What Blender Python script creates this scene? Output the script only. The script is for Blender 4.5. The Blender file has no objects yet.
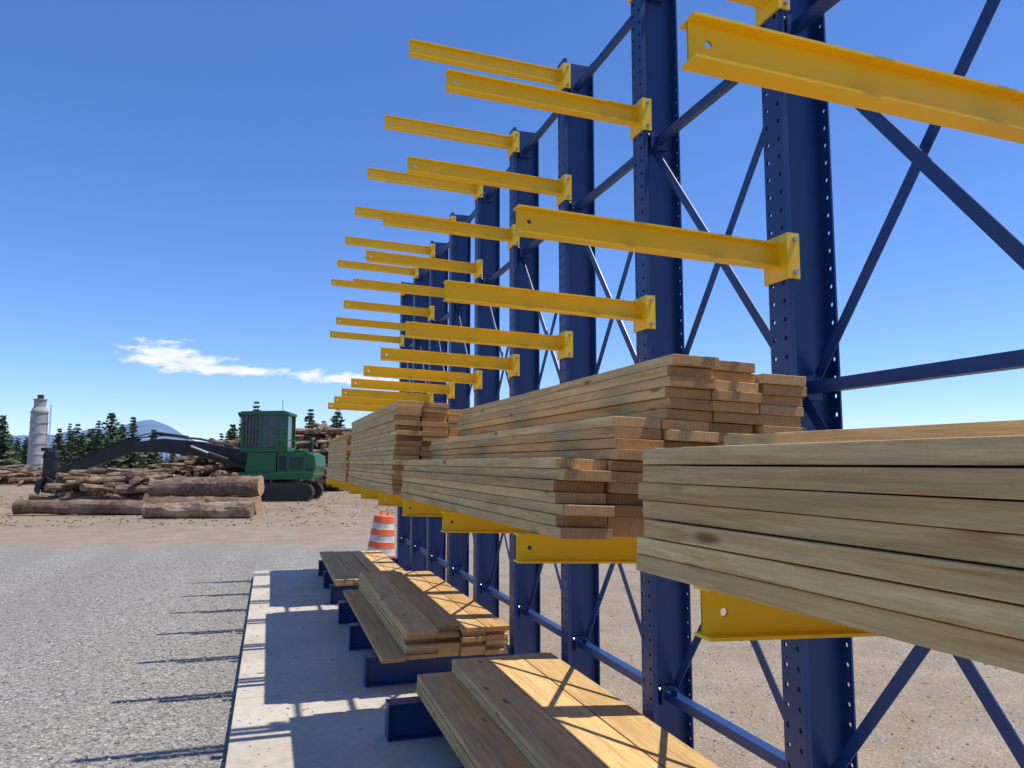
import bpy, math, random
from mathutils import Vector, Matrix, noise as mnoise
random.seed(7)
R = random.random
def U(a, b): return a + (b - a) * R()
TH = math.radians(17.5)
PITCH = math.radians(5.86)
GZ = -0.10      # yard ground level (slab top = 0)
def place(u, d):
    return (d*math.sin(TH)+u*math.cos(TH), d*math.cos(TH)-u*math.sin(TH))
scene = bpy.context.scene

# ---------------------------------------------------------------- node helpers
def newmat(name):
    m = bpy.data.materials.new(name); m.use_nodes = True
    nt = m.node_tree
    return m, nt, nt.nodes['Principled BSDF']
class N:
    def __init__(s, nt): s.nt = nt
    def setin(s, node, key, v):
        if v is None: return
        if isinstance(v, bpy.types.NodeSocket): s.nt.links.new(v, node.inputs[key])
        else: node.inputs[key].default_value = v
    def coord(s, which='Object'):
        return s.nt.nodes.new('ShaderNodeTexCoord').outputs[which]
    def math(s, op, a, b=None, c=None, clamp=False):
        n = s.nt.nodes.new('ShaderNodeMath'); n.operation = op; n.use_clamp = clamp
        s.setin(n, 0, a)
        if b is not None: s.setin(n, 1, b)
        if c is not None: s.setin(n, 2, c)
        return n.outputs[0]
    def sep(s, v):
        n = s.nt.nodes.new('ShaderNodeSeparateXYZ'); s.setin(n, 0, v); return n.outputs
    def comb(s, x, y, z):
        n = s.nt.nodes.new('ShaderNodeCombineXYZ')
        s.setin(n, 0, x); s.setin(n, 1, y); s.setin(n, 2, z); return n.outputs[0]
    def noise(s, v, scale=5, detail=4, rough=.55, dist=0):
        n = s.nt.nodes.new('ShaderNodeTexNoise'); s.setin(n, 'Vector', v)
        n.inputs['Scale'].default_value = scale; n.inputs['Detail'].default_value = detail
        n.inputs['Roughness'].default_value = rough; n.inputs['Distortion'].default_value = dist
        return n.outputs['Fac']
    def voro(s, v, scale=5):
        n = s.nt.nodes.new('ShaderNodeTexVoronoi')
        s.setin(n, 'Vector', v); n.inputs['Scale'].default_value = scale
        return n.outputs
    def ramp(s, f, stops):
        n = s.nt.nodes.new('ShaderNodeValToRGB'); s.setin(n, 0, f)
        e = n.color_ramp.elements
        while len(e) < len(stops): e.new(.5)
        for i, (p, c) in enumerate(stops):
            e[i].position = p
            e[i].color = (c[0], c[1], c[2], 1) if not isinstance(c, (int, float)) else (c, c, c, 1)
        return n.outputs[0]
    def mix(s, f, a, b, mode='MIX'):
        n = s.nt.nodes.new('ShaderNodeMix'); n.data_type = 'RGBA'; n.blend_type = mode
        s.setin(n, 0, f)
        for k, v in ((6, a), (7, b)):
            if isinstance(v, tuple) and len(v) == 3: v = (*v, 1)
            s.setin(n, k, v)
        return n.outputs[2]
    def attr(s, name='tint'):
        n = s.nt.nodes.new('ShaderNodeAttribute'); n.attribute_name = name; return n.outputs['Fac']
    def bump(s, h, strength=.3, dist=.01):
        n = s.nt.nodes.new('ShaderNodeBump'); s.setin(n, 'Height', h)
        n.inputs['Strength'].default_value = strength; n.inputs['Distance'].default_value = dist
        return n.outputs[0]

# ---------------------------------------------------------------- materials
def mat_wood():
    m, nt, b = newmat('sawn_lumber'); q = N(nt)
    co = q.coord(); t = q.attr(); s = q.sep(co)
    off = q.math('MULTIPLY', t, 37.0)
    gv = q.comb(q.math('MULTIPLY_ADD', s[0], 26.0, off), q.math('MULTIPLY_ADD', s[1], 1.3, off), q.math('MULTIPLY_ADD', s[2], 26.0, off))
    g = q.noise(gv, 1.4, 5, .62, .9)
    fine = q.noise(gv, 7, 3, .7, .2)
    blot = q.noise(q.comb(q.math('MULTIPLY_ADD', s[0], 3.0, off), q.math('MULTIPLY', s[1], 1.5), q.math('MULTIPLY_ADD', s[2], 5.0, off)), 1.6, 3)
    col = q.ramp(g, [(.27, (.48, .285, .105)), (.42, (.70, .49, .225)), (.58, (.80, .61, .32)), (.75, (.84, .68, .41))])
    col = q.mix(q.ramp(fine, [(.35, .34), (.6, 0.0)]), col, (.40, .235, .095), 'MIX')
    tone = q.ramp(t, [(0, (.72, .57, .42)), (.15, (1.0, .93, .80)), (.3, (.85, .75, .60)), (.45, (1.08, 1.02, .88)), (.6, (.92, .82, .66)), (.75, (1.12, 1.07, .96)), (.88, (.80, .71, .60)), (1, (1.03, .92, .74))])
    col = q.mix(1.0, col, tone, 'MULTIPLY')
    wn = q.noise(q.comb(q.math('MULTIPLY_ADD', s[0], 4.0, off), q.math('MULTIPLY_ADD', s[1], .9, off), q.math('MULTIPLY_ADD', s[2], 12.0, off)), 1.7, 4, .65)
    col = q.mix(q.ramp(wn, [(.48, 0.0), (.75, .48)]), col, (.32, .25, .17))
    col = q.mix(q.ramp(blot, [(.5, 0.0), (.8, .35)]), col, (.38, .22, .09))
    kv = q.comb(q.math('MULTIPLY_ADD', s[0], 7.0, off), q.math('MULTIPLY_ADD', s[1], 2.2, off), q.math('MULTIPLY_ADD', s[2], 9.0, off))
    k = q.voro(kv, 1.0)['Distance']
    col = q.mix(q.ramp(k, [(.06, .85), (.13, 0.0)]), col, (.19, .085, .035))
    geo = nt.nodes.new('ShaderNodeNewGeometry')
    ny = q.math('ABSOLUTE', q.sep(geo.outputs['True Normal'])[1])
    endf = q.math('GREATER_THAN', ny, .8)
    ec = q.comb(q.math('MULTIPLY_ADD', s[0], 1.0, off), 0.0, q.math('MULTIPLY_ADD', s[2], 1.0, q.math('MULTIPLY', t, 3.1)))
    w = nt.nodes.new('ShaderNodeTexWave'); w.wave_type = 'RINGS'; w.rings_direction = 'Y'
    w.inputs['Scale'].default_value = 22; w.inputs['Distortion'].default_value = 3.0; w.inputs['Detail'].default_value = 1
    nt.links.new(ec, w.inputs['Vector'])
    endc = q.mix(q.noise(co, 35, 3), (.36, .195, .085), (.62, .40, .205))
    endc = q.mix(q.math('MULTIPLY', w.outputs['Fac'], .35), endc, (.68, .46, .25))
    endc = q.mix(1.0, endc, tone, 'MULTIPLY')
    col = q.mix(endf, col, endc)
    nt.links.new(col, b.inputs['Base Color'])
    b.inputs['Roughness'].default_value = .8; b.inputs['Specular IOR Level'].default_value = .2
    sw = nt.nodes.new('ShaderNodeTexWave'); sw.bands_direction = 'Y'
    sw.inputs['Scale'].default_value = 26; sw.inputs['Distortion'].default_value = 1.2; sw.inputs['Detail'].default_value = 1
    nt.links.new(co, sw.inputs['Vector'])
    amp = q.math('MULTIPLY', q.ramp(t, [(.45, .08), (.55, .7)]), q.ramp(blot, [(.35, .2), (.6, 1.0)]))
    h = q.math('ADD', q.math('MULTIPLY', sw.outputs['Fac'], amp), fine)
    nt.links.new(q.bump(h, .65, .0028), b.inputs['Normal'])
    return m

def mat_paint(name, col, dust, rough=.38, dustamt=.35):
    m, nt, b = newmat(name); q = N(nt)
    geo = nt.nodes.new('ShaderNodeNewGeometry')
    n1 = q.noise(geo.outputs['Position'], 3.5, 4, .65)
    n2 = q.noise(geo.outputs['Position'], 60, 2, .6)
    f = q.math('MULTIPLY', q.ramp(n1, [(.42, 0.0), (.75, 1.0)]), dustamt)
    c = q.mix(f, col, dust)
    c = q.mix(q.ramp(n2, [(.64, 0.0), (.8, .2)]), c, dust)
    nt.links.new(c, b.inputs['Base Color'])
    nt.links.new(q.math('MULTIPLY_ADD', n1, .3, rough-.12), b.inputs['Roughness'])
    return m

def mat_simple(name, col, rough=.6, var=.25, scale=8, metal=0, usetint=False):
    m, nt, b = newmat(name); q = N(nt); co = q.coord()
    n1 = q.noise(co, scale, 4, .6)
    dark = tuple(x*(1-var) for x in col); lite = tuple(min(1, x*(1+var)) for x in col)
    c = q.ramp(n1, [(.3, dark), (.7, lite)])
    if usetint:
        c = q.mix(1.0, c, q.ramp(q.attr(), [(0, (.55, .55, .55)), (1, (1.35, 1.3, 1.2))]), 'MULTIPLY')
    nt.links.new(c, b.inputs['Base Color']); b.inputs['Roughness'].default_value = rough
    b.inputs['Metallic'].default_value = metal
    return m

def mat_concrete():
    m, nt, b = newmat('concrete'); q = N(nt); co = q.coord()
    a = q.noise(co, 1.1, 5, .6); c2 = q.noise(co, 14, 5, .7); sp = q.noise(co, 160, 2, .6)
    c = q.ramp(a, [(.3, (.44, .385, .305)), (.7, (.59, .535, .445))])
    c = q.mix(q.math('MULTIPLY', q.ramp(c2, [(.45, 0.0), (.8, 1.0)]), .5), c, (.27, .22, .16))
    c = q.mix(q.ramp(sp, [(.62, 0.0), (.75, .35)]), c, (.2, .17, .14))
    st = q.noise(co, 3.2, 3, .5)
    c = q.mix(q.ramp(st, [(.6, 0.0), (.72, .35)]), c, (.30, .25, .19))
    nt.links.new(c, b.inputs['Base Color']); b.inputs['Roughness'].default_value = .88
    nt.links.new(q.bump(c2, .25, .004), b.inputs['Normal'])
    return m

def mat_ground():
    m, nt, b = newmat('yard_ground'); q = N(nt); co = q.coord(); s = q.sep(co)
    big = q.noise(co, .25, 4, .6); med = q.noise(co, 1.6, 4, .65); fin = q.noise(co, 18, 4, .7)
    v1 = q.voro(co, 34); v2 = q.voro(co, 75)
    st = q.sep(v1['Color'])[0]; st2 = q.sep(v2['Color'])[1]
    gcol = q.ramp(st, [(0, (.165, .157, .143)), (.45, (.305, .293, .268)), (.8, (.415, .398, .365)), (1, (.58, .555, .51))])
    gcol2 = q.ramp(st2, [(0, (.15, .142, .13)), (.5, (.325, .312, .285)), (1, (.50, .48, .44))])
    gcol = q.mix(.45, gcol, gcol2)
    gcol = q.mix(q.ramp(v1['Distance'], [(.5, 0.0), (.85, .75)]), gcol, (.088, .08, .07))
    gcol = q.mix(q.ramp(med, [(.35, .25), (.7, 0.0)]), gcol, (.30, .255, .20))
    lane = q.noise(q.comb(q.math('MULTIPLY', s[0], 1.1), q.math('MULTIPLY', s[1], .09), 0.0), .8, 3, .5)
    gcol = q.mix(q.ramp(lane, [(.42, .38), (.56, 0.0)]), gcol, (.22, .205, .18))
    gh = q.math('MULTIPLY_ADD', v1['Distance'], -1.0, q.math('MULTIPLY', v2['Distance'], -.5))
    d = q.ramp(med, [(.3, (.28, .212, .15)), (.55, (.37, .295, .215)), (.75, (.44, .36, .275))])
    d = q.mix(q.ramp(fin, [(.35, .42), (.65, 0.0)]), d, (.21, .155, .105))
    near = q.math('MULTIPLY_ADD', s[1], -1/14.0, 28/14.0, clamp=True)
    stone = q.math('MULTIPLY', q.ramp(st, [(.80, 0.0), (.84, 1.0)]), q.ramp(v1['Distance'], [(.3, 1.0), (.45, 0.0)]))
    d = q.mix(q.math('MULTIPLY', q.math('MULTIPLY', stone, .7), near), d, (.42, .39, .34))
    bark = q.noise(q.comb(s[0], q.math('MULTIPLY', s[1], .45), 0.0), .55, 5, .7)
    far = q.math('MULTIPLY_ADD', s[1], 1/10.0, -20/10.0, clamp=True)
    d = q.mix(q.math('MULTIPLY', q.ramp(bark, [(.38, 0.0), (.62, .62)]), far), d, (.21, .143, .092))
    along = q.math('ADD', q.math('MULTIPLY', s[1], .955), q.math('MULTIPLY', s[0], .297))
    e1 = q.math('ADD', q.math('SUBTRACT', 17.6, along), q.math('MULTIPLY', q.math('SUBTRACT', big, .5), 6.0))
    e1 = q.math('MULTIPLY', q.math('ADD', e1, q.math('MULTIPLY', q.math('SUBTRACT', fin, .5), 2.0)), .9, clamp=True)
    e2 = q.math('SUBTRACT', 2.2, s[0]); e2 = q.math('MULTIPLY', e2, 5.0, clamp=True)
    msk = q.math('MULTIPLY', e1, e2)
    c = q.mix(msk, d, gcol)
    rmask = q.math('MULTIPLY', q.ramp(q.noise(co, 3.0, 3, .7), [(.45, 0.0), (.65, .45)]), q.math('SUBTRACT', 1.0, far))
    c = q.mix(q.math('MULTIPLY', rmask, q.math('SUBTRACT', 1.0, msk)), c, gcol)
    nt.links.new(c, b.inputs['Base Color']); b.inputs['Roughness'].default_value = .95
    b.inputs['Specular IOR Level'].default_value = .1
    nt.links.new(q.bump(q.math('ADD', gh, fin), .9, .013), b.inputs['Normal'])
    return m

def mat_bark():
    m, nt, b = newmat('bark'); q = N(nt); co = q.coord(); t = q.attr()
    n1 = q.noise(co, 6, 6, .7, .5); n2 = q.noise(co, 1.2, 3)
    c = q.ramp(n1, [(.3, (.055, .038, .028)), (.5, (.165, .112, .076)), (.7, (.29, .22, .165))])
    c = q.mix(q.ramp(n2, [(.5, 0.0), (.68, .65)]), c, (.37, .295, .22))
    c = q.mix(1.0, c, q.ramp(t, [(0, (.6, .58, .58)), (.5, (1.0, .90, .81)), (1, (1.4, 1.38, 1.34))]), 'MULTIPLY')
    nt.links.new(c, b.inputs['Base Color']); b.inputs['Roughness'].default_value = .95
    nt.links.new(q.bump(n1, .9, .04), b.inputs['Normal'])
    return m
def mat_logend():
    m, nt, b = newmat('log_cut_end'); q = N(nt); co = q.coord(); t = q.attr()
    n1 = q.noise(co, 9, 4, .6)
    c = q.ramp(n1, [(.3, (.36, .22, .11)), (.7, (.62, .45, .27))])
    c = q.mix(1.0, c, q.ramp(t, [(0, (.5, .42, .36)), (1, (1.1, 1.0, .85))]), 'MULTIPLY')
    nt.links.new(c, b.inputs['Base Color']); b.inputs['Roughness'].default_value = .85
    return m
def mat_foliage():
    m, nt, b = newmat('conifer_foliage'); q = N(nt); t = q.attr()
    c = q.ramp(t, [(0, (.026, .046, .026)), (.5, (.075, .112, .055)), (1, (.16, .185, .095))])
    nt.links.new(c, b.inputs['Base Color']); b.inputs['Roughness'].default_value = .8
    b.inputs['Specular IOR Level'].default_value = .2
    return m
def mat_mountain():
    m, nt, b = newmat('mountain_forest_haze'); q = N(nt); co = q.coord()
    n1 = q.noise(co, .004, 5, .65)
    c = q.ramp(n1, [(.35, (.10, .17, .28)), (.65, (.15, .23, .34))])  # distance haze painted in: pale blue base colour instead of forest green
    nt.links.new(c, b.inputs['Base Color']); b.inputs['Roughness'].default_value = 1
    b.inputs['Specular IOR Level'].default_value = 0
    return m

WOOD = mat_wood()
BLUE = mat_paint('blue_paint', (.009, .042, .165), (.08, .095, .12), .38, .10)
YEL = mat_paint('yellow_paint', (.95, .58, .006), (.72, .46, .04), .42, .16)
STEEL = mat_simple('galvanised_bolt', (.45, .45, .45), .4, .2, 30, .8)
CONC = mat_concrete()
GROUND = mat_ground()
BARK = mat_bark(); LEND = mat_logend()
FOL = mat_foliage(); TRUNK = mat_simple('trunk_bark', (.13, .08, .05), .9)
MOUNT = mat_mountain()
GREEN = mat_paint('green_paint', (.010, .125, .036), (.10, .12, .07), .45, .3)
BLACK = mat_simple('black_steel', (.018, .018, .02), .55, .4, 3)
TRACK = mat_simple('track_steel', (.05, .043, .037), .75, .4, 5)
m, nt, b = newmat('cab_glass'); q = N(nt)
nt.links.new(q.ramp(q.noise(q.coord(), 3, 2), [(.3, (.02, .03, .035)), (.7, (.05, .06, .065))]), b.inputs['Base Color'])
b.inputs['Roughness'].default_value = .15; b.inputs['Specular IOR Level'].default_value = .5
GLASS = m
ORANGE = mat_simple('orange_plastic', (.80, .14, .035), .55, .25, 6)
WHITE = mat_simple('white_reflective', (.60, .56, .50), .5, .25, 9)
RUBBER = mat_simple('black_rubber', (.02, .02, .02), .8, .3, 9)
SILO = mat_simple('silo_steel', (.36, .35, .33), .75, .3, 1.2)

# ---------------------------------------------------------------- mesh builder
class MB:
    def __init__(s): s.v = []; s.f = []; s.m = []; s.t = []
    def add(s, vs, fs, mi=0, t=.5):
        o = len(s.v); s.v += [tuple(v) for v in vs]
        for f in fs:
            s.f.append(tuple(i+o for i in f)); s.m.append(mi); s.t.append(t)
    def box(s, lo, hi, mi=0, t=.5, M=None):
        x0, y0, z0 = lo; x1, y1, z1 = hi
        vs = [Vector(p) for p in ((x0,y0,z0),(x1,y0,z0),(x1,y1,z0),(x0,y1,z0),(x0,y0,z1),(x1,y0,z1),(x1,y1,z1),(x0,y1,z1))]
        if M is not None: vs = [M @ v for v in vs]
        s.add(vs, [(3,2,1,0),(4,5,6,7),(0,1,5,4),(1,2,6,5),(2,3,7,6),(3,0,4,7)], mi, t)
    def beam(s, a, b, w, h, mi=0, t=.5, up=(0,0,1)):
        a = Vector(a); b = Vector(b); d = b-a; L = d.length; y = d.normalized()
        x = y.cross(Vector(up))
        if x.length < 1e-4: x = y.cross(Vector((1,0,0)))
        x.normalize(); z = x.cross(y)
        M = Matrix((x, y, z)).transposed().to_4x4(); M.translation = a
        s.box((-w/2, 0, -h/2), (w/2, L, h/2), mi, t, M)
    def prism(s, prof, y0, y1, mi=0, t=.5):
        n = len(prof)
        vs = [(p[0], y0, p[1]) for p in prof]+[(p[0], y1, p[1]) for p in prof]
        fs = [tuple(range(n)), tuple(range(2*n-1, n-1, -1))]
        fs += [(i, i+n, (i+1) % n+n, (i+1) % n) for i in range(n)]
        s.add(vs, fs, mi, t)
    def cyl(s, a, b, r0, r1=None, n=12, mi=0, t=.5, capm=None, rough=0, segs=1, capt=None):
        if r1 is None: r1 = r0
        a = Vector(a); b = Vector(b); d = (b-a).normalized()
        x = d.orthogonal().normalized(); y = d.cross(x)
        vs = []; ph = U(0, 50)
        for j in range(segs+1):
            k = j/segs; c = a.lerp(b, k); r = r0+(r1-r0)*k
            if rough and 0 < j < segs:
                c = c + x*U(-1,1)*rough*.4*r + y*U(-1,1)*rough*.4*r
            for i in range(n):
                an = 2*math.pi*i/n
                rr = r*(1+(mnoise.noise(Vector((math.cos(an)*1.3+ph, math.sin(an)*1.3, k*segs*.6)))*rough if rough else 0))
                vs.append(c+x*math.cos(an)*rr+y*math.sin(an)*rr)
        fs = []
        for j in range(segs):
            for i in range(n):
                fs.append((j*n+i, j*n+(i+1) % n, (j+1)*n+(i+1) % n, (j+1)*n+i))
        s.add(vs, fs, mi, t)
        cm = mi if capm is None else capm; ct = t if capt is None else capt
        s.add(vs[:n], [tuple(range(n-1, -1, -1))], cm, ct)
        s.add(vs[-n:], [tuple(range(n))], cm, ct)
    def obj(s, name, mats, parent=None, loc=(0,0,0), rot=(0,0,0), bevel=0, smooth=False, bseg=2):
        me = bpy.data.meshes.new(name); me.from_pydata(s.v, [], s.f)
        for mt in mats: me.materials.append(mt)
        me.polygons.foreach_set('material_index', s.m)
        a = me.attributes.new('tint', 'FLOAT', 'FACE'); a.data.foreach_set('value', s.t)
        if smooth: me.polygons.foreach_set('use_smooth', [True]*len(s.f))
        me.update()
        o = bpy.data.objects.new(name, me); scene.collection.objects.link(o)
        o.location = loc; o.rotation_euler = rot
        if parent: o.parent = parent
        if bevel:
            md = o.modifiers.new('bevel', 'BEVEL'); md.width = bevel; md.segments = bseg; md.limit_method = 'ANGLE'
        return o
def empty(name, loc=(0,0,0), rot=(0,0,0)):
    o = bpy.data.objects.new(name, None); scene.collection.objects.link(o)
    o.location = loc; o.rotation_euler = rot; return o

# ---------------------------------------------------------------- ground & slab
g = MB(); S = 6000
g.add([(-S,-S,GZ),(S,-S,GZ),(S,S,GZ),(-S,S,GZ)], [(0,1,2,3)])
g.obj('ground', [GROUND])
sl = MB(); ys = [-4.6, -1.9, .8, 3.5, 6.2, 8.9, 11.2, 13.2]
for a, c in zip(ys[:-1], ys[1:]):
    sl.box((-.2, a+.005, -.25), (2.36, c-.005, 0))
sl.box((-.19, -4.55, -.25), (2.35, 13.15, -.016))
sl.obj('concrete_slab', [CONC], bevel=.007)

def stones(name, n, fn, mats):
    mb = MB()
    base = [(1,0,0),(-1,0,0),(0,1,0),(0,-1,0),(0,0,1),(0,0,-1)]
    fs = [(0,2,4),(2,1,4),(1,3,4),(3,0,4),(2,0,5),(1,2,5),(3,1,5),(0,3,5)]
    for i in range(n):
        x, y, r, z = fn()
        a = U(0, 6.28); ca, sa = math.cos(a), math.sin(a)
        sx, sy, sz = r*U(.7,1.3), r*U(.6,1.1), r*U(.5,.8)
        vs = []
        for p in base:
            px = p[0]*sx*U(.8,1.2)+U(-.3,.3)*r; py = p[1]*sy*U(.8,1.2)+U(-.3,.3)*r
            vs.append((x+px*ca-py*sa, y+px*sa+py*ca, z+p[2]*sz+sz*.3))
        mb.add(vs, fs, 0, R())
    return mb.obj(name, mats)
STONE = mat_simple('crushed_stone', (.36, .345, .315), .9, .35, 12, 0, True)
def gleft():
    y = 2.5+ (R()**1.6)*13; x = -.22-abs(random.gauss(0, 1))*(.8+y*.35)
    return x, y, U(.007, .02), GZ
stones('gravel', 18000, gleft, [STONE])
def gright():
    y = U(2, 14); x = 2.4+R()**1.3*5
    return x, y, U(.006, .016), GZ
stones('gravel', 2500, gright, [STONE])
def gslab():
    k = R()
    return (U(-.15, 2.3) if k < .4 else U(-.18, .05)), U(3, 13), U(.003, .009), 0.0
stones('gravel', 500, gslab, [STONE])

# ---------------------------------------------------------------- cantilever rack
rack = empty('cantilever_rack')
SP = 1.22; Y1 = 2.60; XF = 1.97; DEP = .235; CH = 4.72; FW = .13
def hole_panel(mb, u0, u1, w0, w1, cu, cw, r, fn):
    outer = [(u1,cw),(u1,w1),(cu,w1),(u0,w1),(u0,cw),(u0,w0),(cu,w0),(u1,w0)]
    inner = [(cu+r*math.cos(i*math.pi/4), cw+r*math.sin(i*math.pi/4)) for i in range(8)]
    vs = [fn(*p) for p in outer]+[fn(*p) for p in inner]
    mb.add(vs, [(i,(i+1)%8,(i+1)%8+8,i+8) for i in range(8)])
col = MB()
hp = .0762
for xpl in (XF, XF+DEP-.008):
    for th in (0, .008):
        for side in (-1, 1):
            y0, y1 = (0.004, FW/2) if side > 0 else (-FW/2, -.004)
            cy = side*.038
            z = 0.0
            while z+hp < CH:
                hole_panel(col, y0, y1, z, z+hp, cy, z+hp/2, .0105, lambda u, w: (xpl+th, u, w))
                z += hp
            col.add([(xpl+th,y0,z),(xpl+th,y1,z),(xpl+th,y1,CH),(xpl+th,y0,CH)], [(0,1,2,3)])
    for yy in (-FW/2, FW/2):
        col.add([(xpl,yy,0),(xpl+.008,yy,0),(xpl+.008,yy,CH),(xpl,yy,CH)], [(0,1,2,3)])
    col.add([(xpl,-FW/2,CH),(xpl+.008,-FW/2,CH),(xpl+.008,FW/2,CH),(xpl,FW/2,CH)], [(0,1,2,3)])
col.box((XF, -.004, 0), (XF+DEP, .004, CH))
col.box((XF+.0085, -FW/2, 0), (XF+.026, -FW/2+.005, CH-.001))
col.box((XF-.02, -.11, 0.002), (XF+DEP+.04, .11, .014))
base = MB(); BX = .76; BH = .225
base.box((BX, -.065, BH-.01), (XF-.021, .065, BH)); base.box((BX, -.065, 0.002), (XF-.021, .065, .012))
base.box((BX+.004, -.005, .012), (XF-.001, .005, BH-.01)); base.box((BX-.008, -.068, 0.001), (BX, .068, BH+.003))
arm = MB(); AL = 1.135; INC = .04; AH = .102
def abox(x0, x1, y0, y1, z0, z1):
    vs = []
    for z in (z0, z1):
        for (x, y) in ((x0,y0),(x1,y0),(x1,y1),(x0,y1)):
            vs.append((XF-x, y, z+INC*x))
    arm.add(vs, [(3,2,1,0),(4,5,6,7),(0,1,5,4),(1,2,6,5),(2,3,7,6),(3,0,4,7)])
FL = .030
abox(0, AL, -FL, FL, -.007, 0); abox(0, AL, -FL, FL, -AH, -AH+.007)
for yy in (-.003, .003):
    arm.add([(XF, yy, -AH+.007), (XF-(AL-.1), yy, -AH+.007+INC*(AL-.1)), (XF-(AL-.1), yy, -.007+INC*(AL-.1)), (XF, yy, -.007)], [(0,1,2,3)])
    hole_panel(arm, AL-.1, AL, -AH+.007, -.007, AL-.05, -AH/2, .009, lambda u, w: (XF-u, yy, w+INC*u))
arm.box((XF-.010, -.070, -.158), (XF-.0005, .070, .030))
arm.box((XF-.010, -.0785, -.158), (XF+.048, -.0705, .030)); arm.box((XF-.010, .0705, -.158), (XF+.048, .0785, .030))
for zz in (-.13, .004):
    arm.cyl((XF+.026, -.089, zz), (XF+.026, -.0785, zz), .011, n=6, mi=1)
    arm.cyl((XF+.026, .0785, zz), (XF+.026, .089, zz), .011, n=6, mi=1)
tipz = {'D': 1.50, 'A': 2.69, 'B': 3.84, 'C': 4.69}
first = {}
for n in range(-3, 10):
    y = Y1 + SP*(n-1)
    for key, mb, mats in (('column', col, [BLUE]), ('base_beam', base, [BLUE])):
        if key not in first:
            o = mb.obj(key, mats, rack, (0, y, 0)); first[key] = o.data
        else:
            o = bpy.data.objects.new(key, first[key]); scene.collection.objects.link(o); o.parent = rack; o.location = (0, y, 0)
    for lv, tz in tipz.items():
        z = tz - INC*AL + (.022 if (n == 0 and lv == 'A') else 0)
        if 'arm' not in first:
            o = arm.obj('arm', [YEL, STEEL], rack, (0, y, z)); first['arm'] = o.data
        else:
            o = bpy.data.objects.new('arm', first['arm']); scene.collection.objects.link(o); o.parent = rack; o.location = (0, y, z)
        o.rotation_euler = (U(-.006,.006), 0, 0)
br = MB(); XB = XF+DEP*.5
lv = [.5, 2.05, 3.6]
for n in range(-3, 9):
    ya = Y1+SP*(n-1); yb = ya+SP
    for z in lv+[4.52]:
        hw = .028 if z < 3 else .016
        br.box((XB-hw, ya+.006, z-.024), (XB+hw, yb-.006, z+.024))
        for yy in (ya+.02, yb-.02):
            br.box((XB-.05, yy-.012, z-.05), (XB+.05, yy+.012, z+.05))
            br.cyl((XB-.054, yy, z+.035), (XB-.064, yy, z+.035), .010, n=6, mi=1)
    for z0, z1 in zip(lv[:-1], lv[1:]):
        br.beam((XB-.036, ya+.03, z0+.05), (XB-.036, yb-.03, z1-.05), .006, .048, up=(0,0,1))
        br.beam((XB+.036, ya+.03, z1-.05), (XB+.036, yb-.03, z0+.05), .006, .048, up=(0,0,1))
br.obj('bracing', [BLUE, STEEL], rack)

# ---------------------------------------------------------------- lumber stacks
def board(mb, x0, x1, y0, y1, z0, z1, segs=6, warp=.0018):
    t = R(); a = U(-.003, .003); wx = U(-1,1)*warp*2; wz = U(-1,1)*warp; tw = U(-1,1)*warp*.6
    bow = U(-1,1)
    vs = []
    L = y1-y0
    yc = (y0+y1)/2
    for i in range(segs+1):
        k = i/segs; y = y0+L*k
        c = (1-(2*k-1)**2)
        dx = wx*c*bow*2 + a*(y-yc); dz = abs(wz)*(c)*.6; t2 = tw*(2*k-1)
        vs += [(x0+dx,y,z0+dz-t2),(x1+dx,y,z0+dz+t2),(x1+dx,y,z1+dz+t2),(x0+dx,y,z1+dz-t2)]
    fs = [(0,1,2,3), tuple(segs*4+i for i in (3,2,1,0))]
    for i in range(segs):
        for j in range(4):
            fs.append((i*4+j, (i+1)*4+j, (i+1)*4+(j+1)%4, i*4+(j+1)%4))
    mb.add(vs, fs, 0, t)
def stack(name, loc, cols, L, roll=0., yaw=0., ejit=.03, xjit=.006, gap=.0018, TK=.038):
    mb = MB()
    for (x, w, n) in cols:
        for i in range(n):
            jy = random.gauss(0, ejit); jx = U(-xjit, xjit)
            z = i*TK
            if R() < .12: jx += U(-1.4, 1.4)*xjit
            th = TK-gap*U(.6, 1.8)
            board(mb, x+jx, x+w-.004+jx, jy, L+jy+random.gauss(0, ejit*.7), z+.0003, z+th)
    return mb.obj(name, [WOOD], loc=loc, rot=(0, roll, yaw), bevel=.0022)
ZD = tipz['D']
def zt(x): return ZD - INC*(x-(XF-AL)) + .003
random.seed(23)
stack('lumber_stack', (.940, -1.75, zt(.945)+.004), [(0,.235,7),(.24,.235,8),(.48,.235,8),(.72,.2,8)], 3.35, INC, math.radians(2.4), .010, .010, .0022, .0405)
stack('lumber_stack', (.90, 2.37, zt(.9)), [(0,.19,7),(.197,.19,11),(.40,.19,17),(.595,.19,17),(.79,.19,16)], 3.06, INC, math.radians(.3), .030, .009)
stack('lumber_stack', (.88, 5.82, zt(.88)), [(0,.205,19),(.21,.205,19),(.42,.205,18),(.63,.205,19),(.84,.2,18)], 3.45, INC, 0, .03, .008)
stack('lumber_stack', (.88, 9.7, zt(.88)), [(0,.205,16),(.21,.205,16),(.42,.205,15),(.63,.205,16),(.84,.2,16)], 3.2, INC, 0, .03, .008)
stack('lumber_stack', (.97, 1.5, BH+.005), [(0,.235,3),(.24,.235,5),(.48,.235,5),(.72,.235,5)], 3.68, 0, 0, .012, .005)
stack('lumber_stack', (.84, 6.0, BH+.005), [(0,.185,1),(.19,.25,6),(.445,.18,6),(.63,.19,6),(.825,.19,6)], 3.25, 0, 0, .03, .007)
stack('lumber_stack', (.80, 9.75, BH+.005), [(0,.235,2),(.24,.235,2),(.48,.235,2),(.72,.235,2)], 3.1, 0, 0, .03, .006)
mb = MB()
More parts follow.
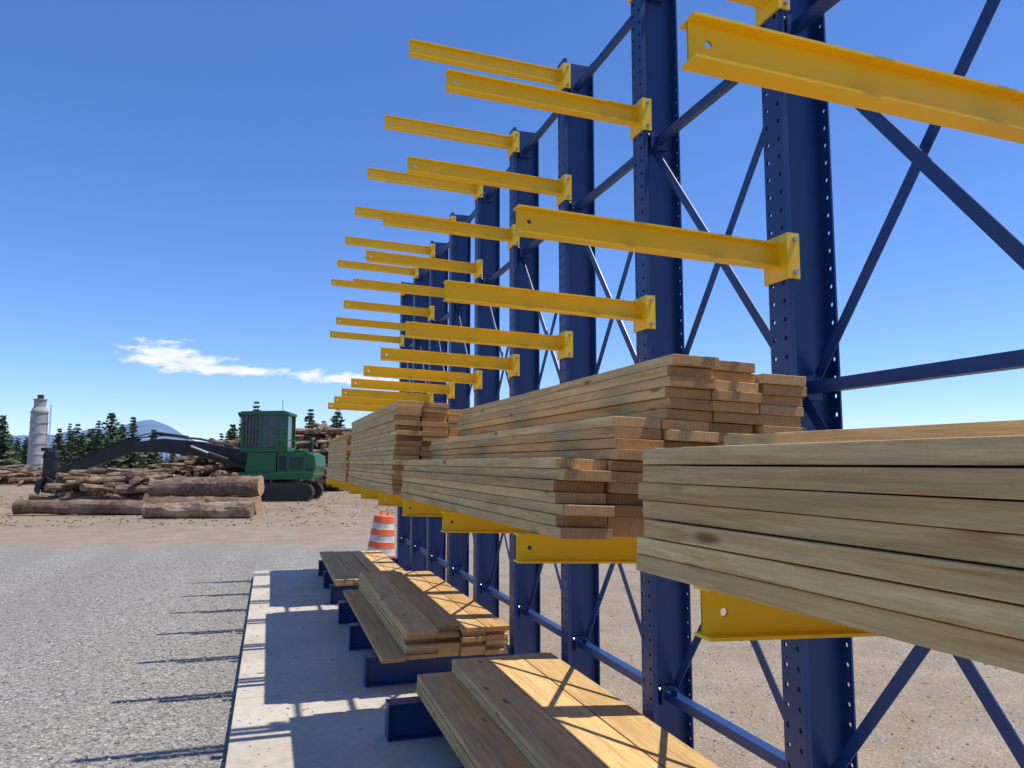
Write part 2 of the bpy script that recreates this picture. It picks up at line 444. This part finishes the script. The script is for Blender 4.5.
for i in range(22):
    x, y = U(-.15, .8), U(3.2, 12); a = U(0, 3.14); l = U(.02, .06)
    mb.beam((x, y, .006), (x+math.cos(a)*l, y+math.sin(a)*l, .006), U(.005,.01), .006, 0, R())
mb.obj('wood_scraps', [WOOD])

# ---------------------------------------------------------------- traffic drum
def drum():
    mb = MB(); n = 28
    prof = [(0,.31,2),(.05,.31,2),(.055,.27,2),(.09,.268,0),(.20,.262,0),(.205,.255,1),(.33,.245,1),(.335,.25,0),(.45,.238,0),(.455,.232,1),(.58,.222,1),(.585,.228,0),(.70,.215,0),(.705,.208,1),(.82,.198,1),(.825,.203,0),(.95,.188,0),(.965,.17,0),(.97,.08,0)]
    for (z0,r0,m0),(z1,r1,m1) in zip(prof[:-1], prof[1:]):
        vs = []
        for i in range(n):
            a = 2*math.pi*i/n; vs.append((r0*math.cos(a), r0*math.sin(a), z0))
        for i in range(n):
            a = 2*math.pi*i/n; vs.append((r1*math.cos(a), r1*math.sin(a), z1))
        mb.add(vs, [(i,(i+1)%n,(i+1)%n+n,i+n) for i in range(n)], m1)
    mb.add([(.08*math.cos(2*math.pi*i/n), .08*math.sin(2*math.pi*i/n), .97) for i in range(n)], [tuple(range(n))], 0)
    mb.box((-.09,-.02,.965),(-.06,.02,1.03)); mb.box((.06,-.02,.965),(.09,.02,1.03)); mb.box((-.09,-.02,1.03),(.09,.02,1.055))
    o = mb.obj('traffic_drum', [ORANGE, WHITE, RUBBER], loc=(1.93, 14.1, GZ+.012), rot=(math.radians(1), math.radians(5), .4))
    o.scale = (.98, .98, .90)
drum()

# ---------------------------------------------------------------- logs
def uz(px, d): return (px-512)/760*d
def P(u, d, z): 
    x, y = place(u, d); return (x, y, GZ+z)
def logobj(name, a, b, r0, r1, t):
    mb = MB(); mb.cyl(a, b, r0, r1, 16, 0, t, 1, .22, 12, capt=R()); 
    return mb.obj(name, [BARK, LEND])
random.seed(5)
logobj('log', P(-17.3, 26.8, .27), P(-10.9, 27.2, .27), .24, .29, .35)
logobj('log', P(-13.2, 27.6, .32), P(-9.0, 27.3, .30), .27, .31, .45)
logobj('log', P(-12.1, 25.3, .26), P(-8.65, 25.6, .27), .25, .29, .98)
logobj('log', P(-13.9, 29.2, .35), P(-9.6, 29.0, .35), .33, .36, .3)
logobj('log', P(-13.4, 28.5, .90), P(-9.3, 28.4, .96), .32, .37, .55)
logobj('log', P(-13.6, 30.1, .9), P(-10.0, 29.9, .95), .30, .36, .4)
def pile(name, u0, u1, d0, d1, H, n, L, r, ang=1.57, spread=.5, shape=None):
    mb = MB()
    for i in range(n):
        k = R(); u = u0+(u1-u0)*k; d = U(d0, d1)
        env = min(1, 4*k*(1-k)+.25)
        if shape: env = shape(k)
        z = r+ (R()**.8)*max(0,(H*env-r))
        a = ang+random.gauss(0, spread); l = L*U(.6,1.1); rr = r*U(.45,1.15)
        cx, cy = place(u, d)
        aw = a - TH
        dx, dy = math.cos(aw)*l/2, math.sin(aw)*l/2; dz = random.gauss(0, .08)*l/2
        dz = max(-(z-rr*.6), min(dz, z-rr*.6))
        mb.cyl((cx-dx,cy-dy,GZ+z-dz),(cx+dx,cy+dy,GZ+z+dz), rr, rr*U(.75,1), 9, 0, R(), 1, .2, 4, capt=R())
    return mb.obj(name, [BARK, LEND])
pile('log_pile', -18.4, -14.2, 31, 34, 1.45, 110, 3.2, .13, 1.1, .8)
pile('log_pile', -22.0, -11.6, 47, 54, 3.9, 350, 6, .17, 1.5, .5, lambda k: .25+.8*min(1, k*1.4))
pile('log_pile', -13.6, -10.9, 50, 54, 3.9, 110, 5, .17, 1.5, .5)
pile('log_pile', -47, -38, 60, 68, 1.4, 90, 5, .18, 1.4, .6)
mb = MB()
for i in range(800):
    d = 22+ (R()**1.0)*20; u = U(-.95, -.10)*d*.72
    x, y = place(u, d); a = U(0, 3.14); l = U(.03, .12)*(.6+d/60); w = U(.01,.03)
    mb.beam((x-math.cos(a)*l/2, y-math.sin(a)*l/2, GZ+.01), (x+math.cos(a)*l/2, y+math.sin(a)*l/2, GZ+.01+U(0,.03)), w, .02, 0, R()*.4)
mb.obj('bark_debris', [BARK])

# ---------------------------------------------------------------- log loader (tracked)
def loader():
    d = 37.5; root = empty('log_loader', (*place(uz(287, d), d), GZ), (0, 0, -TH+math.radians(4)))
    root.scale = (.95, .95, .97)
    for k, t0 in enumerate((-1.6, .95)):
        tr = MB(); prof = []
        for i in range(9):
            a = math.pi/2+math.pi*i/8; prof.append((-1.25+.42*math.cos(a), .44+.42*math.sin(a)))
        for i in range(9):
            a = -math.pi/2+math.pi*i/8; prof.append((1.25+.42*math.cos(a), .44+.42*math.sin(a)))
        tr.prism(prof, t0, t0+.65, 0)
        per = prof+[prof[0]]
        for (a, b_) in zip(per[:-1], per[1:]):
            L = math.hypot(b_[0]-a[0], b_[1]-a[1]); m_ = max(1, int(L/.18))
            for j in range(m_):
                f = (j+.5)/m_; x = a[0]+(b_[0]-a[0])*f; z = a[1]+(b_[1]-a[1])*f
                tr.beam((x, t0-.02, z), (x, t0+.67, z), .09, .09, 0, .5)
        for x in (-1.25, -.75, -.25, .25, .75, 1.25):
            r = .33 if abs(x) > 1 else .16; z = .44 if abs(x) > 1 else .22
            tr.cyl((x, t0-.03, z), (x, t0-.002, z), r, n=16, mi=1)
        tr.box((-1.0, t0-.025, .3), (1.0, t0-.003, .6), 1)
        tr.obj('track', [TRACK, BLACK], root)
    uc = MB(); uc.box((-.9,-.94,.35),(.9,.94,.8)); uc.cyl((0,0,.8),(0,0,1.05),.75,n=24)
    uc.obj('undercarriage', [BLACK], root)
    h = MB()
    h.prism([(-1.9,1.06),(1.55,1.06),(1.7,1.25),(1.7,1.4),(-2.0,1.4)], -1.5, 1.5)
    h.prism([(-.1,1.402),(1.7,1.402),(1.8,1.7),(1.75,2.2),(1.4,2.38),(.1,2.38),(-.1,2.3)], -1.45, 1.45)
    h.box((.5,-.5,2.38),(1.1,.5,2.5)); 
    h.box((-.15,-1.55,2.4),(-.1,-1.5,3.0)); h.box((1.6,-1.42,2.25),(1.64,-1.38,2.95)); h.beam((-.12,-1.5,2.97),(1.62,-1.4,2.93),.04,.04)
    h.obj('engine_house', [GREEN], root, bevel=.04)
    de = MB()
    for i in range(9): de.box((.5, -1.475, 1.55+i*.07), (1.2, -1.452, 1.58+i*.07))
    de.box((-.02,-1.47,1.5),(.35,-1.452,2.2)); de.cyl((1.2,.4,2.38),(1.2,.4,3.0),.09,n=12); de.cyl((1.2,.4,3.0),(1.12,.4,3.15),.09,n=12)
    de.box((1.3,-1.47,1.5),(1.65,-1.452,1.62))
    de.obj('grilles', [BLACK], root)
    c = MB(); y0, y1 = -1.45, .35; X0 = .28
    def sh(p): return [(a+X0, z) for a, z in p]
    c.prism(sh([(-1.95,1.402),(-.45,1.402),(-.45,2.38),(-1.85,2.38)]), y0+.05, y1)
    c.prism(sh([(-2.2,2.4),(.1,2.4),(.1,2.62),(-2.25,2.62)]), y0, y1+.02)
    c.prism(sh([(-2.35,4.2),(.15,4.2),(.15,4.33),(-.1,4.42),(-2.2,4.38)]), y0-.06, y1+.08)
    for (xa, xb) in ((-2.22,-2.10),(-1.25,-1.17),(-.45,-.37),(-.02,.1)):
        for yy in (y0, y1-.08):
            c.box((xa+X0, yy, 2.62), (xb+X0, yy+.08, 4.2))
    c.box((X0-2.21, y0+.09, 3.35), (X0-2.15, y1-.09, 3.41)); c.box((X0-2.1, y0+.005, 3.0),(X0-1.25, y0+.06, 3.06))
    c.box((X0-.37,y0+.02,2.62),(X0-.02,y1-.02,3.5))
    c.obj('cab', [GREEN], root, bevel=.015)
    gl = MB(); gl.box((X0-2.12, y0+.03, 2.63), (X0, y1-.04, 4.19)); gl.obj('cab_windows', [GLASS], root)
    gd = MB()
    for i in range(7): gd.box((X0-2.3, y0+.1+i*.24, 2.62), (X0-2.275, y0+.125+i*.24, 4.2))
    for i in range(5): gd.box((X0-2.05+i*.16, y0-.02, 2.65), (X0-2.03+i*.16, y0-.003, 4.18))
    gd.box((X0-2.32,y0,4.1),(X0-2.2,y1,4.19)); gd.box((X0-2.32,y0,2.62),(X0-2.2,y1,2.68))
    for i in range(3): gd.cyl((X0-2.36, y0+.3+i*.6, 4.28),(X0-2.44, y0+.3+i*.6, 4.26),.08,n=10)
    gd.cyl((-.1,-.6,4.4),(-.1,-.6,5.0),.015,n=5)
    gd.obj('cab_guard', [BLACK], root)
    bm = MB(); yb0, yb1 = .45, .95
    bm.prism([(-1.4,1.45),(-1.2,2.3),(-2.2,2.5),(-4.6,2.95),(-6.4,3.1),(-8.1,2.88),(-8.2,2.4),(-6.5,2.4),(-4.6,2.2),(-2.4,1.6),(-1.9,1.45)], yb0, yb1)
    bm.prism([(-7.6,3.1),(-8.3,3.05),(-11.6,1.55),(-11.9,1.25),(-11.6,1.0),(-8.2,2.3)], yb0+.06, yb1-.06)
    bm.obj('boom', [BLACK], root, bevel=.03)
    cy = MB()
    for yy in (.3, 1.1):
        cy.cyl((-1.9,yy,1.6),(-4.0,yy,2.35),.11,n=12); cy.cyl((-4.0,yy,2.35),(-4.9,yy,2.7),.06,n=10,mi=1)
    cy.cyl((-5.2,.7,3.15),(-7.0,.7,3.4),.09,n=12); cy.cyl((-7.0,.7,3.4),(-7.9,.7,3.2),.05,n=10,mi=1)
    for i in range(3): 
        pts = [(-2.2,.5+i*.08,2.6),(-4.6,.5+i*.08,3.05+.03*i),(-6.4,.5+i*.08,3.24),(-8.2,.5+i*.08,3.1),(-11.4,.5+i*.08,1.75)]
        for a, b_ in zip(pts[:-1], pts[1:]): cy.cyl(a, b_, .03, n=6)
    cy.obj('hydraulics', [BLACK, STEEL], root)
    gp = MB()
    gp.cyl((-11.8,.7,1.3),(-12.0,.7,1.75),.12,n=10); gp.box((-12.3,.45,1.2),(-11.75,.95,2.1))
    gp.prism([(-12.35,.25),(-12.0,.15),(-11.75,.5),(-11.7,1.3),(-12.35,1.3)], .5, .9)
    gp.prism([(-12.4,2.1),(-11.7,2.1),(-11.75,2.45),(-12.25,2.5)], .48, .92)
    gp.box((-12.42,.4,2.45),(-12.1,1.0,2.62))
    for sx in (-1, 1):
        pr = [(0,1.2),(sx*.45,.95),(sx*.55,.5),(sx*.25,.1),(sx*.3,.5),(sx*.15,.85)]
        pr = [(p[0]-12.05, p[1]) for p in pr]
        if sx > 0: pr = pr[::-1]
        gp.prism(pr, .3, .46); gp.prism(pr, .94, 1.1)
    gp.obj('grapple', [BLACK], root, bevel=.02)
loader()

# ---------------------------------------------------------------- silo
def silo():
    d = 80; x, y = place(uz(39, d), d); root = empty('silo', (x, y, GZ))
    s = MB(); s.cyl((0,0,1.0),(0,0,7.2),.86,.80,n=32)
    for z in (1.6,2.6,3.7,4.8,5.9,7.0): s.cyl((0,0,z),(0,0,z+.07),.89,n=32)
    s.cyl((0,0,7.2),(0,0,7.6),.80,.58,n=32); s.cyl((0,0,7.6),(0,0,8.35),.58,n=20, mi=0); s.cyl((0,0,8.35),(0,0,8.45),.66,n=20)
    s.box((-.22,-.3,8.45),(.25,.3,8.9), 1)
    s.cyl((0,0,1.0),(0,0,.4),.86,.3,n=32)
    s.obj('shell', [SILO, TRACK], root)
    l = MB()
    for a in range(4):
        an = a*math.pi/2+.6; l.beam((.8*math.cos(an),.8*math.sin(an),0),(.8*math.cos(an),.8*math.sin(an),2.4),.12,.12)
    l.beam((1.05,-.3,.5),(1.05,-.3,7.9),.04,.04); l.beam((1.05,.1,.5),(1.05,.1,7.9),.04,.04)
    for i in range(24): l.beam((1.05,-.3,.6+i*.3),(1.05,.1,.6+i*.3),.03,.03)
    l.obj('frame', [SILO], root)
silo()

# ---------------------------------------------------------------- trees
def conifer(mb, x, y, h, w, dens=1.0, cs=1.0):
    mb.cyl((x,y,GZ),(x,y,GZ+h*.96), h*.018, h*.003, 6, 1)
    lean = U(-.02,.02)*h
    nl = int(13*dens)+4; bare = U(.05,.14); pw = U(.55,.95)
    for i in range(nl):
        k = i/(nl-1); z = GZ+h*(bare+(1-bare)*k)
        rad = w*((1-k)**pw)*U(.75,1.15)+.04*w
        nb = max(4, int((9-4*k)*dens)); ph = U(0, 6.28)
        for j in range(nb):
            a = ph+j*2*math.pi/nb+U(-.35,.35); rr = rad*U(.6,1.12)
            ca, sa = math.cos(a), math.sin(a)
            for c in range(4):
                f = (c+.6)/4; px = x+ca*rr*f+lean*k; py = y+sa*rr*f
                pz = z - rr*f*.28+U(-.1,.1)*rr
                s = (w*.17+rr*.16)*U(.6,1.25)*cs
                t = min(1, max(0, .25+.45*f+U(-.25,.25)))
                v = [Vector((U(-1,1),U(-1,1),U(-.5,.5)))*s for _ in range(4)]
                c0 = Vector((px,py,pz))
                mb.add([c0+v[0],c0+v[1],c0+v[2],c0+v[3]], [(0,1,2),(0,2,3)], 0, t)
random.seed(11)
tl = MB()
for i in range(100):
    px = U(-60, 245) ; d = U(150, 215)
    h = U(4.0, 11.0)*d/180
    if px < 60: h *= .85
    if 140 < px < 215: h *= .72
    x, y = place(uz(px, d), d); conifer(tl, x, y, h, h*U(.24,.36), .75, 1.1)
for i in range(40):
    px = U(280, 480); d = U(120, 180); x, y = place(uz(px, d), d); h = U(4.0, 8.0)*d/150
    conifer(tl, x, y, h, h*U(.24,.34), .75, 1.15)
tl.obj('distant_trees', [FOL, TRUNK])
t2 = MB()
for i in range(180):
    d = U(220, 300); px = U(-500, 1700); x, y = place(uz(px, d), d); h = U(5, 9)
    conifer(t2, x, y, h, h*.34, .3, 1.6)
t2.obj('distant_trees', [FOL, TRUNK])
for px, d, h in ((257,105,10.0),(311,100,8.6),(337,95,8.4),(112,120,9.4),(133,125,9.0),(70,140,8.8),(2,130,9.6),(324,110,7.6),(99,135,9.0),(154,130,7.2),(60,130,7.4),(122,140,8.6)):
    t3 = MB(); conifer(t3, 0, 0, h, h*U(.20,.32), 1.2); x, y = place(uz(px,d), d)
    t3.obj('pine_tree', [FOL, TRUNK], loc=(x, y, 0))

# ---------------------------------------------------------------- mountain ridge
mt = MB(); n = 160; D = 3600
vs = []
def ridge(a):
    p = math.degrees(a)
    h = 112*math.exp(-((p+8.0)/3.6)**2)+62*math.exp(-((p+15)/6)**2)+46
    h += 22*mnoise.noise(Vector((p*.45, 3, 0)))+9*mnoise.noise(Vector((p*1.9, 9, 0)))+4*mnoise.noise(Vector((p*6, 1, 0)))
    return max(h, 15)
for i in range(n+1):
    a = math.radians(-45+90*i/n)
    for (dd, f) in ((D-700, 0), (D-350, .55), (D, 1.0), (D+500, .0)):
        z = GZ-2+ridge(a)*f*(1+ (.15*mnoise.noise(Vector((math.degrees(a)*2, dd*.01, 0))) if f<1 else 0))
        vs.append((dd*math.sin(a), dd*math.cos(a), z))
fs = []
for i in range(n):
    for j in range(3): fs.append((i*4+j, (i+1)*4+j, (i+1)*4+j+1, i*4+j+1))
mt.add(vs, fs); mt.obj('mountain', [MOUNT], smooth=True)

# ---------------------------------------------------------------- world / sky with clouds
sunv = Vector((.41, -.10, 1.0)).normalized()
w = bpy.data.worlds.new('World'); scene.world = w; w.use_nodes = True
nt = w.node_tree; q = N(nt); bg = nt.nodes['Background']
sky = nt.nodes.new('ShaderNodeTexSky'); sky.sky_type = 'NISHITA'; sky.sun_disc = False
sky.sun_elevation = math.asin(sunv.z); sky.sun_rotation = math.atan2(sunv.x, sunv.y)
sky.altitude = 1200; sky.air_density = 1.0; sky.dust_density = .25; sky.ozone_density = 2.0
co = q.coord('Generated'); s = q.sep(co)
az = q.math('ARCTAN2', s[0], s[1]); el = q.math('ARCSINE', s[2])
nz = q.noise(q.comb(q.math('MULTIPLY', az, 44.0), q.math('MULTIPLY', el, 120.0), 0.0), 1.0, 6, .62, .3)
def cloud(ca, ce, ra, re_):
    a = q.math('DIVIDE', q.math('SUBTRACT', az, ca), ra); e = q.math('DIVIDE', q.math('SUBTRACT', el, ce), re_)
    r = q.math('SQRT', q.math('ADD', q.math('MULTIPLY', a, a), q.math('MULTIPLY', e, e)))
    return q.math('SUBTRACT', 1.0, r)
cl = cloud(-.128, .128, .050, .019)
for c in ((-.060, .113, .092, .008), (-.10, .120, .06, .013), (.045, .109, .032, .009), (.105, .107, .055, .010), (.19, .103, .06, .008)):
    cl = q.math('MAXIMUM', cl, cloud(*c))
cm = q.math('ADD', cl, q.math('MULTIPLY', q.math('SUBTRACT', nz, .5), 2.2))
cm = q.ramp(cm, [(.05, 0.0), (.6, 1.0)])
skc = q.mix(1.0, sky.outputs[0], (.93, 1.04, 1.36), 'MULTIPLY')
hs = nt.nodes.new('ShaderNodeHueSaturation'); hs.inputs['Saturation'].default_value = 1.09
nt.links.new(skc, hs.inputs['Color'])
colw = q.mix(q.math('MULTIPLY', cm, .93), hs.outputs[0], q.mix(nz, (5.6, 6.1, 6.9), (8.4, 8.4, 8.4)))
nt.links.new(colw, bg.inputs['Color']); bg.inputs['Strength'].default_value = .135

sd = bpy.data.lights.new('sun', 'SUN'); sd.energy = 4.9; sd.angle = math.radians(.5); sd.color = (1, .945, .85)
so = bpy.data.objects.new('sun', sd); scene.collection.objects.link(so)
so.rotation_euler = (-sunv).to_track_quat('-Z', 'Y').to_euler(); so.location = (20, 5, 40)

# ---------------------------------------------------------------- camera
cd = bpy.data.cameras.new('camera'); cd.sensor_width = 36; cd.lens = 760/1024*36; cd.clip_end = 12000; cd.clip_start = .05
cam = bpy.data.objects.new('camera', cd); scene.collection.objects.link(cam)
cam.location = (0, 0, 1.75); cam.rotation_euler = (math.pi/2+PITCH, 0, -TH)
scene.camera = cam
scene.view_settings.view_transform = 'Standard'; scene.view_settings.look = 'None'; scene.view_settings.exposure = 0
